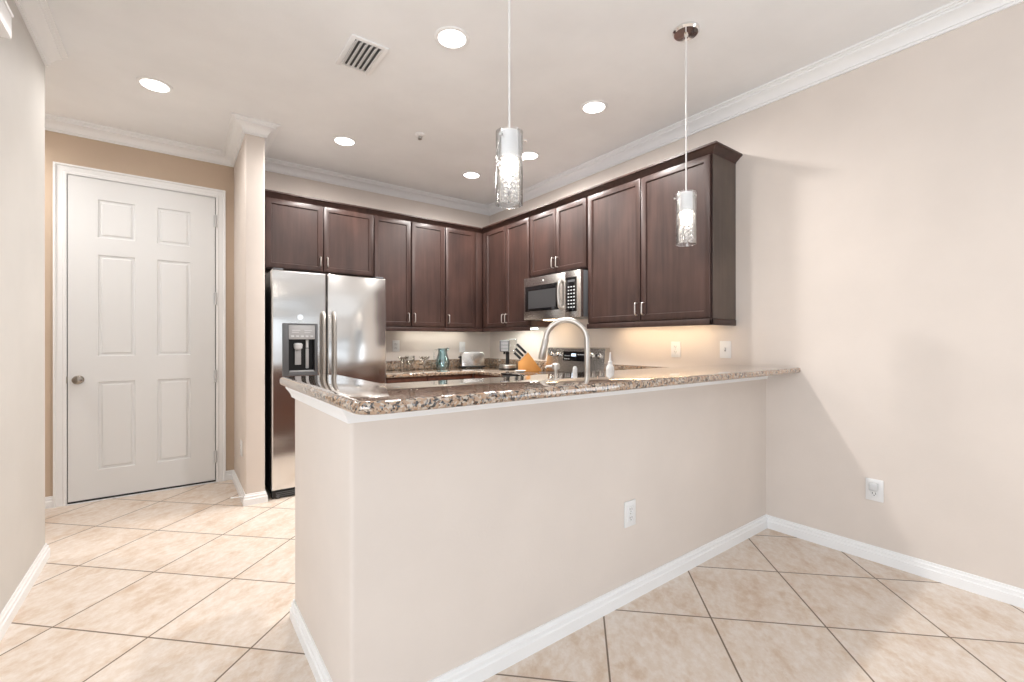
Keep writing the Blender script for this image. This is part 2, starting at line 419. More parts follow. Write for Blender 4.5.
# ------------------------------------------------------------ hall door
def hall_door():
    x0, x1, z0, z1 = -.636, .281, .021, 2.456
    yf = YD - .020; L0 = (x0, yf, 0)
    bm = bmesh.new()
    px = [(-.469, -.249), (-.113, .107)]; pz = [(.236, .908), (1.104, 1.880), (2.010, 2.301)]
    xs = sorted({x0, x1, *[v for p in px for v in p]}); zs = sorted({z0, z1, *[v for p in pz for v in p]})
    g = {(i, k): bm.verts.new((x, yf, z)) for i, x in enumerate(xs) for k, z in enumerate(zs)}
    panels = []
    for i in range(len(xs) - 1):
        for k in range(len(zs) - 1):
            f = bm.faces.new((g[i, k], g[i + 1, k], g[i + 1, k + 1], g[i, k + 1]))
            if any(abs(xs[i] - a) < 1e-6 for a, _ in px) and any(abs(zs[k] - a) < 1e-6 for a, _ in pz): panels.append(f)
    bm.normal_update()
    for th, dp in ((.008, -.010), (.018, -.0005), (.014, .008)):
        bmesh.ops.inset_individual(bm, faces=panels, thickness=th, depth=dp)
    # slab edges and back
    mb = MB(); me = bpy.data.meshes.new('t'); bm.to_mesh(me); bm.free(); mb.bm.from_mesh(me)
    mb.box(x0, x1, yf + .0130, YD - .0045, z0, z1)
    for a, b in (((x0, x0 + .002), (z0, z1)), ((x1 - .002, x1), (z0, z1)), ((x0, x1), (z0, z0 + .002)), ((x0, x1), (z1 - .002, z1))):
        mb.box(a[0], a[1], yf, yf + .0131, b[0], b[1])
    d = mb.build('door_1', 'door', origin=L0); struct(d)
    tag(d, 'white six-panel hall door with round nickel knob beside the beige wing wall', 'door')
    # casing
    CAS = [(0, 0), (.072, 0), (.072, .024), (.060, .024), (.055, .014), (.024, .012), (.018, .018), (.006, .018), (0, .014)]
    fr = MB()
    t = bmesh.new(); rings = []
    a0, a1, az = x0 - .004, x1 + .004, z1 + .004
    for (cx, cz, sx, sz) in ((a0, 0, -1, 0), (a0, az, -1, 1), (a1, az, 1, 1), (a1, 0, 1, 0)):
        rings.append([t.verts.new((cx + sx * o, YD - u, cz + sz * o)) for o, u in CAS])
    for A, B in zip(rings, rings[1:]):
        for i in range(len(CAS)): t.faces.new((A[i], A[(i + 1) % len(CAS)], B[(i + 1) % len(CAS)], B[i]))
    t.faces.new(rings[0]); t.faces.new(rings[-1]); bmesh.ops.recalc_face_normals(t, faces=list(t.faces)); fr._merge(t)
    fr.build('door_casing', 'trim', d, L0)
    MB().box(x0 - .004, x1 + .004, YD - .004, YD - .0003, 0, z1 + .004).build('door_gap', 'slot', d, L0)
    MB().box(x0 - .004, x1 + .004, YD - .030, YD - .004, 0, .006, .002).build('threshold', 'trim', d, L0)
    k = MB(); kx, kz = -.576, .93
    k.lathe([(0, 0), (.032, 0), (.032, .004), (.026, .010), (.013, .014), (.012, .030), (.020, .036), (.029, .046), (.031, .056), (.027, .066), (.014, .072), (0, .073)], (kx, yf, kz), 28, Matrix.Rotation(PI / 2, 4, 'X'))
    k.build('door_knob', 'aged_nickel', d, L0)
    MB().box(x0 - .010, x0 - .002, YD - .016, YD - .010, kz - .025, kz + .025).build('strike_plate', 'nickel', d, L0)
    for hz in (2.252, 1.584, .917, .223):
        h = MB().cyl((x1 + .003, yf - .008, hz - .05), .009, .10, 'Z', 12); h.box(x1 - .012, x1 + .003, yf - .003, yf - .0005, hz - .05, hz + .05)
        h.cyl((x1 + .003, yf - .008, hz + .05), .004, .006, 'Z', 10)
        h.build('hinge', 'silver_print', d, L0)
hall_door()
ds = thing('door_stop', 'short white doorstop rod sticking out from the wing wall baseboard near its front corner', 'doorstop', (.405, 3.885, .062))
MB().cyl((-.004, 0, 0), .014, .006, 'X', 16).build('base_plate', 'plastic', ds)
s_ = MB(); s_.tube([(-.004, 0, 0), (-.060, -.002, .004)], .0045, 10); s_.build('rod', 'plastic', ds)
MB().cyl((-.078, -.003, .0045), .007, .020, 'X', 12, .002).build('rubber_tip', 'plastic', ds)

# ------------------------------------------------------------ bar and counters
def rounded(pts, radii, n=6):
    out = []
    for i, (p, r) in enumerate(zip(pts, radii)):
        p = Vector(p); a = Vector(pts[i - 1]); b = Vector(pts[(i + 1) % len(pts)])
        if r <= 0: out.append(tuple(p)); continue
        d1 = (a - p).normalized(); d2 = (b - p).normalized()
        q0 = p + d1 * r; q1 = p + d2 * r; c = p + (d1 + d2) * r
        for k in range(n + 1):
            t = k / n; w = PI / 2 * t
            out.append(tuple(c - d2 * r * math.cos(w) - d1 * r * math.sin(w)))
    return out
bar = rounded([(.376, 1.162), (XR - .001, 1.162), (XR - .001, 1.664), (.640, 1.664), (.640, 2.268), (.376, 2.268)], [.07, 0, 0, .02, .03, .03])
b = MB().prism(bar, 1.0158, 1.053, .015, 4).build('bar_top', 'granite', origin=(.376, 1.162, 1.0158))
tag(b, 'raised speckled brown granite bar top on the beige half wall', 'bar counter')

def counter(name, label, outline, splashes, holes=()):
    loc = (outline[0][0], outline[0][1], .885)
    t = thing(name, label, 'countertop', loc)
    s = MB().prism(outline, .885, .915, .006, 3).build('slab', 'granite', t, loc)
    for x0, x1, y0, y1 in splashes:
        MB().box(x0, x1, y0, y1, .9152, 1.013, .003).build('backsplash', 'granite', t, loc)
    if holes:
        cut(s, [(x0 - loc[0], x1 - loc[0], y0 - loc[1], y1 - loc[1], -.05, .08) for x0, x1, y0, y1 in holes])
    return t
counter('countertop', 'granite counter along the kitchen wall between the refrigerator and the range',
        [(1.53, 3.925), (2.452, 3.925), (2.452, 3.437), (3.093, 3.437), (3.093, 4.585), (1.53, 4.585)],
        [(1.53, 3.072, 4.563, 4.585), (3.073, 3.093, 3.437, 4.585)])
SINK = (1.36, 2.12, 1.815, 2.085)
counter('countertop', 'lower granite counter behind the raised bar, carrying the arched faucet',
        [(.545, 1.49), (3.093, 1.49), (3.093, 2.663), (2.452, 2.663), (2.452, 2.15), (.545, 2.15)],
        [(3.073, 3.093, 1.49, 2.663)], [SINK])
sk = thing('sink', 'stainless basin let into the lower counter beneath the arched faucet', 'sink', (1.36, 1.815, .70))
g = MB(); x0, x1, y0, y1 = SINK; e = .006
g.box(x0 - e, x0 - .0005, y0 - e, y1 + e, .70, .884); g.box(x1 + .0005, x1 + e, y0 - e, y1 + e, .70, .884); g.box(x0 - e, x1 + e, y0 - e, y0 - .0005, .70, .884); g.box(x0 - e, x1 + e, y1 + .0005, y1 + e, .70, .884); g.box(x0 - e, x1 + e, y0 - e, y1 + e, .694, .70)
g.build('basin', 'steel_flat', sk, (1.36, 1.815, .70))
MB().cyl((.38, .13, .0005), .045, .004, 'Z', 24, .001).build('drain', 'chrome', sk)

# ------------------------------------------------------------ cabinets
def shaker(x0, x1, z0, z1, yfront, th=.020, fr=.056, rec=.009):
    mb = MB().box(x0, x1, yfront, yfront + th, z0, z1, .0025, 2)
    bm = mb.bm; bm.normal_update()
    f = max((f for f in bm.faces if f.normal.y < -.99), key=lambda f: f.calc_area())
    bmesh.ops.inset_individual(bm, faces=[f], thickness=fr, depth=0)
    bmesh.ops.inset_individual(bm, faces=[f], thickness=.006, depth=-rec)
    return mb
def pull(x, z0, z1, yfront, horizontal=False):
    d, r = .030, .0048
    pts = []
    n = 5; rr = .014
    if horizontal:
        P = lambda s, o: (x + s, yfront - o, z0)
        a, b = -.048, .048
    else:
        P = lambda s, o: (x, yfront - o, s)
        a, b = z0, z1
    pts.append(P(a, -.002))
    for k in range(n + 1):
        w = PI / 2 * k / n; pts.append(P(a + rr * (1 - math.cos(w)), d - rr + rr * math.sin(w)))
    for k in range(n + 1):
        w = PI / 2 * k / n; pts.append(P(b - rr * (1 - math.sin(w)), d - rr + rr * math.cos(w)))
    pts.append(P(b, -.002))
    return MB().tube(pts, r, 8)
def upper(label, loc, rz, w, depth, z0, z1, doors, rail=None, body_x=None, filler=None, rail_ret=False, end_panel=False):
    """canonical: front faces -Y, x runs left to right, y=0 is the box front; doors (x0,x1,handle side)"""
    t = thing('wall_cabinet', label, 'cabinet', loc, rz, 'wall cabinets')
    bx = body_x or (0, w)
    MB().box(bx[0], bx[1], 0, depth, z0 - loc[2] - .004, 2.470 - loc[2], .0015).build('cabinet_body', 'wood', t)
    for (a, b_, hs) in doors:
        dr = shaker(a, b_, z0 + .004 - loc[2], z1 - loc[2], -.0205).build('cabinet_door', 'wood', t)
        hx = a + .026 if hs == 'l' else b_ - .026
        pull(hx, z0 + .045 - loc[2], z0 + .135 - loc[2], -.0205).build('door_handle', 'satin', dr)
    if end_panel:
        pnl = MB().box(w + .0002, w + .004, -.001, depth, z0 - loc[2] - .003, 2.433 - loc[2], .001).build('end_panel', 'end_lit_wood', t)
        pnl['label'] = 'end panel with its lit look put into a paler greyish brown'
    if filler: MB().box(filler[0], filler[1], -.0195, 0, z0 + .004 - loc[2], z1 - loc[2], .0015).build('filler_strip', 'wood', t)
    if rail:
        m = MB().box(rail[0], rail[1], -.024, -.004, z0 - .046 - loc[2], z0 - .005 - loc[2], .004)
        if rail_ret: m.box(rail[1] - .020, rail[1], -.024, depth, z0 - .046 - loc[2], z0 - .005 - loc[2], .004)
        m.build('light_rail', 'wood', t)
    return t
ZU0, ZU1 = 1.366, 2.432
YF = 4.297      # box front of the back run
upper('short two-door espresso wall cabinet above the stainless refrigerator', (.603, YF, 1.836), 0, .940, .288, 1.840, ZU1,
      [(.010, .470, 'r'), (.478, .932, 'l')])
upper('two-door espresso wall cabinet between the over-refrigerator cabinet and the corner single-door cabinet', (1.5435, YF, ZU0), 0, .769, .288, ZU0, ZU1,
      [(.004, .373, 'r'), (.387, .759, 'l')], rail=(0, .769))
upper('single-door espresso wall cabinet on the back wall in the kitchen corner', (2.313, YF, ZU0), 0, .49, .288, ZU0, ZU1,
      [(.008, .380, 'l')], rail=(0, .468), body_x=(.0005, .781), filler=(.386, .468))
XF = 2.805      # box front of the right run
upper('two-door espresso wall cabinet left of the microwave, first from the corner on the right wall', (XF, 4.2965, ZU0), R(-90), .86, .289, ZU0, ZU1,
      [(.078, .455, 'r'), (.462, .846, 'l')], rail=(.005, .858), filler=(.0245, .072))
upper('short two-door espresso wall cabinet directly above the microwave', (XF, 3.4355, 1.840), R(-90), .768, .289, 1.844, ZU1,
      [(.010, .378, 'r'), (.384, .758, 'l')])
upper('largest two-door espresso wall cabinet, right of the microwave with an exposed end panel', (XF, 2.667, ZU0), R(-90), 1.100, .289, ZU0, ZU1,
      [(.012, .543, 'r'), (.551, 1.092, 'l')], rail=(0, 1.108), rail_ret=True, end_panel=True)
CC = [(.0, 0), (.004, .0), (.008, .010), (.020, .018), (.034, .032), (.046, .040), (.050, .042), (.050, .054), (0, .054)]
cm = MB().sweep(CC, [(.603, YF - .0005), (XF - .0005, YF - .0005), (XF - .0005, 1.5665), (XR - .0005, 1.5665)], 2.434).build('crown_moulding', 'wood', origin=(.603, YF, 2.434))
tag(cm, 'dark espresso crown moulding running along the tops of all the wall cabinets', 'moulding')

def base_cab(label, loc, rz, w, depth, parts, name='base_cabinet'):
    t = thing(name, label, 'cabinet', loc, rz, 'base cabinets')
    MB().box(0, w, 0, depth, .10, .884, .001).build('cabinet_body', 'base_wood', t)
    MB().box(0.001, w - .001, .06, depth, 0, .0995).build('toe_kick', 'base_wood', t)
    for (a, b_) in parts:
        dr = shaker(a, b_, .705, .868, -.0205, fr=.035).build('drawer', 'base_wood', t)
        pull((a + b_) / 2, .785, 0, -.0205, True).build('drawer_handle', 'nickel', dr)
        do = shaker(a, b_, .115, .695, -.0205).build('cabinet_door', 'base_wood', t)
        pull(b_ - .03, .56, .65, -.0205).build('door_handle', 'nickel', do)
    return t
base_cab('brown base cabinet under the back counter, next to the refrigerator', (1.537, 3.970, 0), 0, .404, .60, [(.006, .398)])
base_cab('brown base cabinet under the back counter, next to the kitchen corner', (1.942, 3.970, 0), 0, .52, .60, [(.006, .494)])
base_cab('brown base cabinet on the right wall between the corner and the range', (2.478, 3.968, 0), R(-90), .53, .61, [(.03, .522)])
base_cab('brown base cabinet on the right wall between the range and the bar', (2.478, 2.662, 0), R(-90), .53, .61, [(.006, .50)])
base_cab('brown sink base cabinet behind the half wall', (2.475, 2.125, 0), R(180), 1.925, .03, [(.30, .85), (.86, 1.40), (1.41, 1.915)])

# ------------------------------------------------------------ refrigerator
def fridge():
    L0 = (.594, 3.86, 0)
    t = thing('refrigerator', 'stainless steel side-by-side refrigerator with dispenser in its left door', 'refrigerator', L0)
    x0, xs, x1, yf = .594, .999, 1.499, 3.862
    MB().box(x0 + .002, x1 - .002, yf + .072, 4.56, .03, 1.765, .006).build('case', 'gasket', t, L0)
    MB().box(x0 + .006, x1 - .006, yf + .066, yf + .073, .062, 1.758).build('door_gasket', 'black', t, L0)
    L = MB().box(x0, xs - .005, yf, yf + .066, .066, 1.768, .010, 3).build('freezer_door', 'steel', t, L0)
    cut(L, [(.712 - L0[0], .905 - L0[0], -.05, .052, .975, 1.345)])
    for p in L.data.polygons: p.use_smooth = False
    Rr = MB().box(xs + .005, x1, yf, yf + .066, .066, 1.768, .010, 3).build('fridge_door', 'steel', t, L0)
    for par, hx in ((L, xs - .034), (Rr, xs + .048)):
        h = MB(); zt, zb = 1.452, .62
        pts = [(hx, yf + .004, zt), (hx, yf - .030, zt - .008)] + [(hx, yf - .046 - .012 * math.sin(PI * k / 10), zt - .03 - (zt - zb - .06) * k / 10) for k in range(11)] + [(hx, yf - .030, zb + .008), (hx, yf + .004, zb)]
        h.tube(pts, .0135, 12); h.build('door_handle', 'nickel', par, L0)
    for hx in (x0 + .05, x1 - .05):
        MB().box(hx - .035, hx + .035, yf + .02, yf + .11, 1.7655, 1.785, .004).build('hinge_cover', 'dark_grey', t, L0)
    # dispenser
    fx0, fx1, fz0, fz1 = .668, .925, .945, 1.358
    f = MB()
    f.box(fx0, .711, yf - .012, yf + .004, fz0, fz1, .003); f.box(.906, fx1, yf - .012, yf + .004, fz0, fz1, .003)
    f.box(.710, .907, yf - .012, yf + .004, 1.346, fz1, .002); f.box(.710, .907, yf - .012, yf + .004, fz0, .974, .002)
    D = f.build('dispenser', 'dark_grey', t, L0)
    MB().box(.7125, .9045, yf - .008, yf + .05, 1.232, 1.3445, .003).build('control_panel', 'grey_plastic', D, L0)
    p = MB()
    for i in range(5): p.box(.728 + i * .035, .750 + i * .035, yf - .0105, yf - .0078, 1.250, 1.262, .001)
    p.box(.735, .795, yf - .0105, yf - .0078, 1.300, 1.306); p.box(.735, .785, yf - .0105, yf - .0078, 1.285, 1.290); p.box(.825, .880, yf - .0105, yf - .0078, 1.300, 1.306); p.box(.825, .870, yf - .0105, yf - .0078, 1.285, 1.290)
    p.build('button_row', 'silver_print', D, L0)
    MB().box(.7125, .9045, yf + .047, yf + .0515, .9755, 1.2318).build('cavity_back', 'black', D, L0)
    MB().box(.712, .717, yf + .0005, yf + .047, .9755, 1.2318).build('cavity_side', 'black', D, L0)
    MB().box(.900, .905, yf + .0005, yf + .047, .9755, 1.2318).build('cavity_side', 'black', D, L0)
    MB().box(.7175, .8995, yf - .004, yf + .047, .9755, .985, .002).build('drip_tray', 'grey_plastic', D, L0)
    MB().lathe([(.014, -.04), (.030, -.03), (.034, .0), (.026, .012), (0, .014)], (.785, yf + .022, 1.19), 18).build('ice_chute', 'silver_print', D, L0)
    MB().box(.762, .808, yf + .024, yf + .032, 1.03, 1.165, .003, 2).build('paddle', 'grey_plastic', D, L0)
    MB().cyl((.852, yf + .022, 1.165), .011, .065, 'Z', 14).build('water_nozzle', 'silver_print', D, L0)
    MB().box(.842, .866, yf + .026, yf + .034, 1.00, 1.160, .003, 2).build('paddle', 'grey_plastic', D, L0)
    MB().cyl((.797, yf - .0008, 1.408), .022, .003, 'Y', 28).build('badge', 'chrome', L, L0)
    gr = MB().box(x0 + .004, x1 - .004, yf + .010, yf + .066, .006, .0605, .004)
    gr.build('toe_grille', 'black', t, L0)
    for fx in (x0 + .045, x1 - .045):
        MB().cyl((fx, yf + .03, 0), .022, .03, 'Z', 16, .003).build('levelling_foot', 'dark_grey', t, L0)
    s = MB()
    for k in range(3): s.box(x0 + .03, x1 - .03, yf + .007, yf + .0095, .016 + k * .014, .022 + k * .014)
    s.build('grille_slats', 'dark_grey', t, L0)
fridge()

# ------------------------------------------------------------ microwave
def microwave():
    # canonical: front faces -Y, x left to right, root at lower left front corner
    t = thing('microwave', 'stainless steel over-the-range microwave under the short wall cabinet', 'microwave', (2.712, 3.431, 1.420), R(-90))
    W, Hh = .762, .398
    MB().box(.004, W - .004, .036, .375, .004, Hh, .003).build('case', 'dark_grey', t)
    d = MB().box(0, .575, 0, .035, .0, Hh, .004, 2).build('door', 'steel_flat', t)
    MB().box(.022, .497, -.0015, .004, .078, .318, .002).build('window', 'black_glass', d)
    MB().box(.070, .455, -.0022, -.0014, .105, .272).build('window_mesh', 'mesh_grey', d)
    h = MB(); pts = [(.535, 0, .085), (.535, -.022, .088)] + [(.535, -.034 - .010 * math.sin(PI * k / 8), .098 + .214 * k / 8) for k in range(9)] + [(.535, -.022, .322), (.535, 0, .325)]
    h.tube(pts, .013, 12); h.build('door_handle', 'nickel', d)
    MB().cyl((.285, -.0012, .358), .010, .003, 'Y', 20).build('badge', 'silver_print', d)
    c = MB().box(.577, W, 0, .035, 0, Hh, .004, 2).build('control_side', 'steel_flat', t)
    MB().box(.588, .716, -.0015, .004, .050, .345, .002).build('control_panel', 'black_glass', c)
    MB().box(.604, .700, -.0022, -.0014, .300, .328).build('display', 'display', c) if False else MB().box(.610, .694, -.0022, -.0014, .303, .322).build('display', 'dark_grey', c)
    k = MB()
    for r in range(7):
        for q in range(3): k.box(.610 + q * .033, .628 + q * .033, -.0022, -.0012, .082 + r * .029, .092 + r * .029)
    k.build('keypad', 'silver_print', c)
    v = MB()
    for i in range(14): v.box(.03 + i * .05, .065 + i * .05, .05, .060, -.0005, .0035)
    v.build('vent_grille', 'black', t)
    MB().box(.10, .24, .16, .24, -.001, .0035).build('task_light', 'strip_warm', t)
microwave()

# ------------------------------------------------------------ range
def kitchen_range():
    t = thing('range', 'stainless range with knobs and lit clock on its upright back panel', 'stove', (2.435, 3.430, 0), R(-90))
    W = .760
    MB().box(.002, W - .002, .02, .64, .02, .905, .003).build('body', 'dark_grey', t)
    MB().box(0, W, 0, .56, .9055, .922, .005).build('cooktop', 'black_glass', t)
    for x, y, r in ((.2, .15, .10), (.56, .15, .08), (.2, .40, .08), (.56, .40, .10)):
        MB().lathe([(r, 0), (r, .0006), (r - .004, .0006), (r - .004, 0)], (x, y, .9222), 28, close=True).build('burner_ring', 'grey_plastic', t)
    # back panel: slightly sloped face
    prof = [(.556, .9225), (.640, .9225), (.640, 1.158), (.600, 1.158), (.585, 1.150)]
    t_ = bmesh.new()
    a = [t_.verts.new((0.0, y, z)) for y, z in prof]; b2 = [t_.verts.new((W, y, z)) for y, z in prof]
    for i in range(len(prof)): t_.faces.new((a[i], a[(i + 1) % 5], b2[(i + 1) % 5], b2[i]))
    t_.faces.new(a[::-1]); t_.faces.new(b2); bmesh.ops.recalc_face_normals(t_, faces=list(t_.faces))
    m = MB(); m._merge(t_); bp = m.build('back_panel', 'steel_flat', t)
    sl = math.atan2(.029, .2275)
    def face(z): return .556 + .029 * (z - .9225) / .2275
    rot = Matrix.Rotation(PI / 2 - sl, 4, 'X')
    for x in (.075, .165, .60, .69):
        z = 1.085
        MB().lathe([(.026, 0), (.026, .004), (.021, .006), (.019, .026), (.015, .030), (0, .030)], (x, face(z), z), 20, rot).build('knob', 'chrome', bp)
    def plate(x0, x1, z0, z1, off):
        mb = MB(); q = bmesh.new()
        vs = [q.verts.new(p) for p in ((x0, face(z0) - off, z0), (x1, face(z0) - off, z0), (x1, face(z1) - off, z1), (x0, face(z1) - off, z1))]
        vb = [q.verts.new((v.co.x, v.co.y + off + .002, v.co.z)) for v in vs]
        for i in range(4): q.faces.new((vs[i], vs[(i + 1) % 4], vb[(i + 1) % 4], vb[i]))
        q.faces.new(vs); q.faces.new(vb[::-1]); bmesh.ops.recalc_face_normals(q, faces=list(q.faces)); return mb._merge(q)
    plate(.235, .535, 1.030, 1.120, .002).build('control_panel', 'black_glass', bp)
    plate(.345, .405, 1.075, 1.100, .003).build('clock_display', 'display', bp)
    for i in range(3):
        for j in range(2): plate(.255 + i * .026, .271 + i * .026, 1.045 + j * .03, 1.053 + j * .03, .003).build('touch_key', 'silver_print', bp)
    for i in range(4): plate(.43 + i * .024, .444 + i * .024, 1.088, 1.096, .003).build('touch_key', 'silver_print', bp)
    MB().box(.01, W - .01, -.012, .0195, .24, .80, .006).build('oven_door', 'steel_flat', t)
    MB().box(.12, W - .12, -.0135, -.011, .36, .66, .002).build('oven_window', 'black_glass', t)
    MB().box(.01, W - .01, -.010, .0195, .04, .23, .006).build('storage_drawer', 'steel_flat', t)
    hd = MB().tube([(.06, -.011, .76), (.06, -.05, .76), (W - .06, -.05, .76), (W - .06, -.011, .76)], .011, 10); hd.build('oven_handle', 'nickel', t)
kitchen_range()

# ------------------------------------------------------------ faucet and things behind the bar
def faucet():
    L0 = (1.835, 1.755, .9156)
    t = thing('faucet', 'tall arched brushed nickel pull-down faucet behind the bar', 'faucet', L0)
    MB().lathe([(0, 0), (.030, 0), (.030, .006), (.024, .012), (.021, .06), (.021, .085), (0, .085)], (0, 0, 0), 24).build('base', 'nickel', t)
    dx, dy = -.60, .80
    a = .118; zc_ = .300
    pts = [(0, 0, .08), (0, 0, .16), (0, 0, .24)]
    for k in range(0, 19):
        w = PI * k / 18 * 0.965
        s = a - a * math.cos(w); pts.append((dx * s, dy * s, zc_ + a * math.sin(w)))
    MB().tube(pts, .0155, 16).build('spout', 'nickel', t)
    e = Vector(pts[-1]); d = (Vector(pts[-1]) - Vector(pts[-2])).normalized()
    MB().tube([e, e + d * .004, e + d * .05, e + d * .11, e + d * .122], [.0158, .0185, .0185, .021, .017], 16).build('spray_head', 'nickel', t)
    MB().tube([(.02, 0, .055), (.045, -.004, .06), (.10, -.01, .085)], [.010, .009, .007], 10).build('lever', 'nickel', t)
faucet()
def soap_pump(loc):
    t = thing('soap_dispenser', 'short nickel deck-mounted soap pump left of the faucet', 'soap dispenser', loc)
    MB().lathe([(0, 0), (.022, 0), (.022, .008), (.014, .014), (.013, .09), (.018, .10), (.018, .125), (.0, .125)], (0, 0, 0), 20).build('body', 'nickel', t)
    m = MB().lathe([(0, .125), (.008, .125), (.008, .150), (.020, .152), (.021, .176), (.012, .184), (0, .185)], (0, 0, 0), 20); m.tube([(0, 0, .165), (-.03, .035, .165), (-.036, .042, .156)], .007, 10)
    m.build('pump_head', 'nickel', t)
soap_pump((1.60, 1.755, .9156))
t = thing('sink_stopper', 'small pale rounded cap standing between the soap pump and the faucet', 'air gap cap', (1.735, 1.750, .9156))
MB().lathe([(0, 0), (.018, 0), (.018, .006), (.0125, .010), (.0125, .15), (.009, .160), (0, .164)], (0, 0, 0), 20).build('cap', 'ceramic', t)
t['category'] = 'cap'; t.name = 'air_gap_cap'
def bottle(loc):
    t = thing('soap_bottle', 'translucent white squeeze bottle with pointed nozzle right of the faucet', 'bottle', loc)
    MB().lathe([(0, 0), (.022, 0), (.024, .004), (.024, .135), (.021, .152), (.013, .165), (0, .165)], (0, 0, 0), 22).build('bottle_body', 'ceramic', t)
    MB().lathe([(0, .1655), (.013, .1655), (.013, .180), (.007, .184), (.0035, .232), (0, .234)], (0, 0, 0), 18).build('nozzle_cap', 'plastic', t)
bottle((2.030, 1.760, .9156))

# ------------------------------------------------------------ counter-top things along the back
Z = .9152
def pitcher(loc):
    t = thing('pitcher', 'teal blue glass pitcher on the back counter left of the toaster', 'pitcher', loc)
    o = [(.030, 0), (.060, .004), (.074, .030), (.078, .060), (.072, .100), (.058, .140), (.048, .175), (.048, .205), (.054, .225)]
    i = [(r - .004, z + (.006 if k < 2 else 0)) for k, (r, z) in enumerate(o)][::-1]
    MB().lathe([(0, 0)] + o + i + [(0, .008)], (0, 0, 0), 30).build('jug', 'teal_glass', t)
    hpts = [(-.052, .0, .205), (-.085, 0, .210), (-.105, 0, .180), (-.104, 0, .130), (-.085, 0, .085), (-.072, 0, .070)]
    MB().tube(hpts, .007, 10).build('handle', 'glass', t)
    m = MB().tube([(.048, 0, .208), (.062, 0, .219), (.076, 0, .227)], [.018, .014, .008], 10); m.build('spout', 'teal_glass', t)
pitcher((2.345, 4.40, Z))
def toaster(loc, rz):
    t = thing('toaster', 'rounded stainless two-slice toaster on the back counter by the corner', 'toaster', loc, rz)
    MB().box(-.136, .136, -.075, .075, .008, .026, .006).build('base', 'black', t)
    prof = rounded([(-.130, .0), (.130, .0), (.130, .160), (-.130, .160)], [.004, .004, .045, .045], 7)
    mt = Matrix.Rotation(PI / 2, 4, 'X')
    MB().prism(prof, -.070, .070, .006, 2, Matrix.Translation((0, 0, .022)) @ mt).build('shell', 'steel_flat', t)
    for y in (-.03, .03): MB().box(-.085, .085, y - .012, y + .012, .1822, .1845, .001).build('bread_slot', 'black', t)
    e = MB().box(-.1375, -.1305, -.020, .020, .05, .14, .002); e.build('lever_track', 'black', t)
    MB().box(-.155, -.138, -.018, .018, .115, .132, .004).build('lever', 'black', t)
    for x in (-.10, .10):
        for y in (-.05, .05): MB().cyl((x, y, 0), .010, .0085, 'Z', 12).build('foot', 'black', t)
toaster((2.705, 4.375, Z), R(-18))
def martini(loc, label):
    t = thing('stemmed_glass', label, 'glass', loc, 0, 'stemmed glasses on the back counter')
    MB().lathe([(0, 0), (.040, 0), (.040, .002), (.008, .006), (.004, .012), (.004, .078), (.008, .082), (.060, .140), (.058, .141), (.006, .086), (0, .085)], (0, 0, 0), 26).build('glass', 'glass', t)
    return t
def goblet(loc, label):
    t = thing('stemmed_glass', label, 'glass', loc, 0, 'stemmed glasses on the back counter')
    MB().lathe([(0, 0), (.038, 0), (.038, .002), (.008, .006), (.004, .012), (.004, .055), (.014, .062), (.046, .090), (.052, .115), (.050, .150), (.048, .150), (.050, .115), (.044, .092), (.012, .066), (0, .064)], (0, 0, 0), 26).build('glass', 'glass', t)
    return t
martini((1.880, 4.37, Z), 'clear wide-rimmed stemmed glass under the wall outlet by the refrigerator')
martini((2.10, 4.34, Z), 'clear wide-rimmed stemmed glass, nearest of the glasses to the teal pitcher')
goblet((1.995, 4.47, Z), 'clear stemmed goblet standing between the two wide-rimmed glasses')
def coffee(loc, rz):
    t = thing('coffee_maker', 'silver and black coffee maker standing in the corner behind the knife block', 'coffee maker', loc, rz)
    MB().lathe([(0, 0), (.094, 0), (.096, .006), (.096, .016), (0, .016)], (0, 0, 0), 30).build('base_foot', 'black', t)
    MB().lathe([(0, .0165), (.092, .0165), (.092, .045), (.084, .052), (0, .052)], (0, 0, 0), 30).build('base_plate', 'nickel', t)
    MB().box(-.020, .020, .030, .075, .0525, .190, .005).build('column', 'black', t)
    MB().box(-.085, .015, -.070, .080, .1905, .315, .012, 3).build('brew_head', 'dark_grey', t)
    r = MB()
    for k in range(7): r.box(-.0875, -.0845, -.055, .065, .200 + k * .015, .207 + k * .015)
    for k in range(7): r.box(-.072, .002, -.0725, -.0695, .200 + k * .015, .207 + k * .015)
    r.build('ribs', 'grey_plastic', t)
    MB().box(.016, .095, -.065, .075, .1905, .318, .010, 3).build('water_tank', 'glass', t)
    MB().box(.014, .097, -.067, .077, .3185, .328, .004).build('tank_lid', 'grey_plastic', t)
    MB().cyl((-.035, 0, .165), .012, .026, 'Z', 14).build('spout', 'black', t)
coffee((2.860, 3.90, Z), R(-35))
def knife_block(loc, rz):
    t = thing('knife_block', 'slanted bamboo knife block full of black-handled knives on the corner counter', 'knife block', loc, rz)
    # side profile in x (towards the handles is -x), extruded in y
    prof = [(.145, 0), (.145, .012), (.012, .190), (-.072, .103), (-.088, .092), (-.088, 0)]
    t_ = bmesh.new(); n = len(prof); hw_ = .055
    A = [t_.verts.new((x, -hw_, z)) for x, z in prof]; B = [t_.verts.new((x, hw_, z)) for x, z in prof]
    for i in range(n): t_.faces.new((A[i], A[(i + 1) % n], B[(i + 1) % n], B[i]))
    t_.faces.new(A[::-1]); t_.faces.new(B); bmesh.ops.recalc_face_normals(t_, faces=list(t_.faces))
    bmesh.ops.bevel(t_, geom=list(t_.edges), offset=.003, segments=2, profile=.5, affect='EDGES')
    m = MB(); m._merge(t_); m.build('block', 'bamboo', t)
    ang = Vector((-.087, 0, .084)).normalized()      # along the slots
    return t, ang
KB = (2.870, 3.585, Z); KR = R(-37)
kb, ang = knife_block(KB, KR)
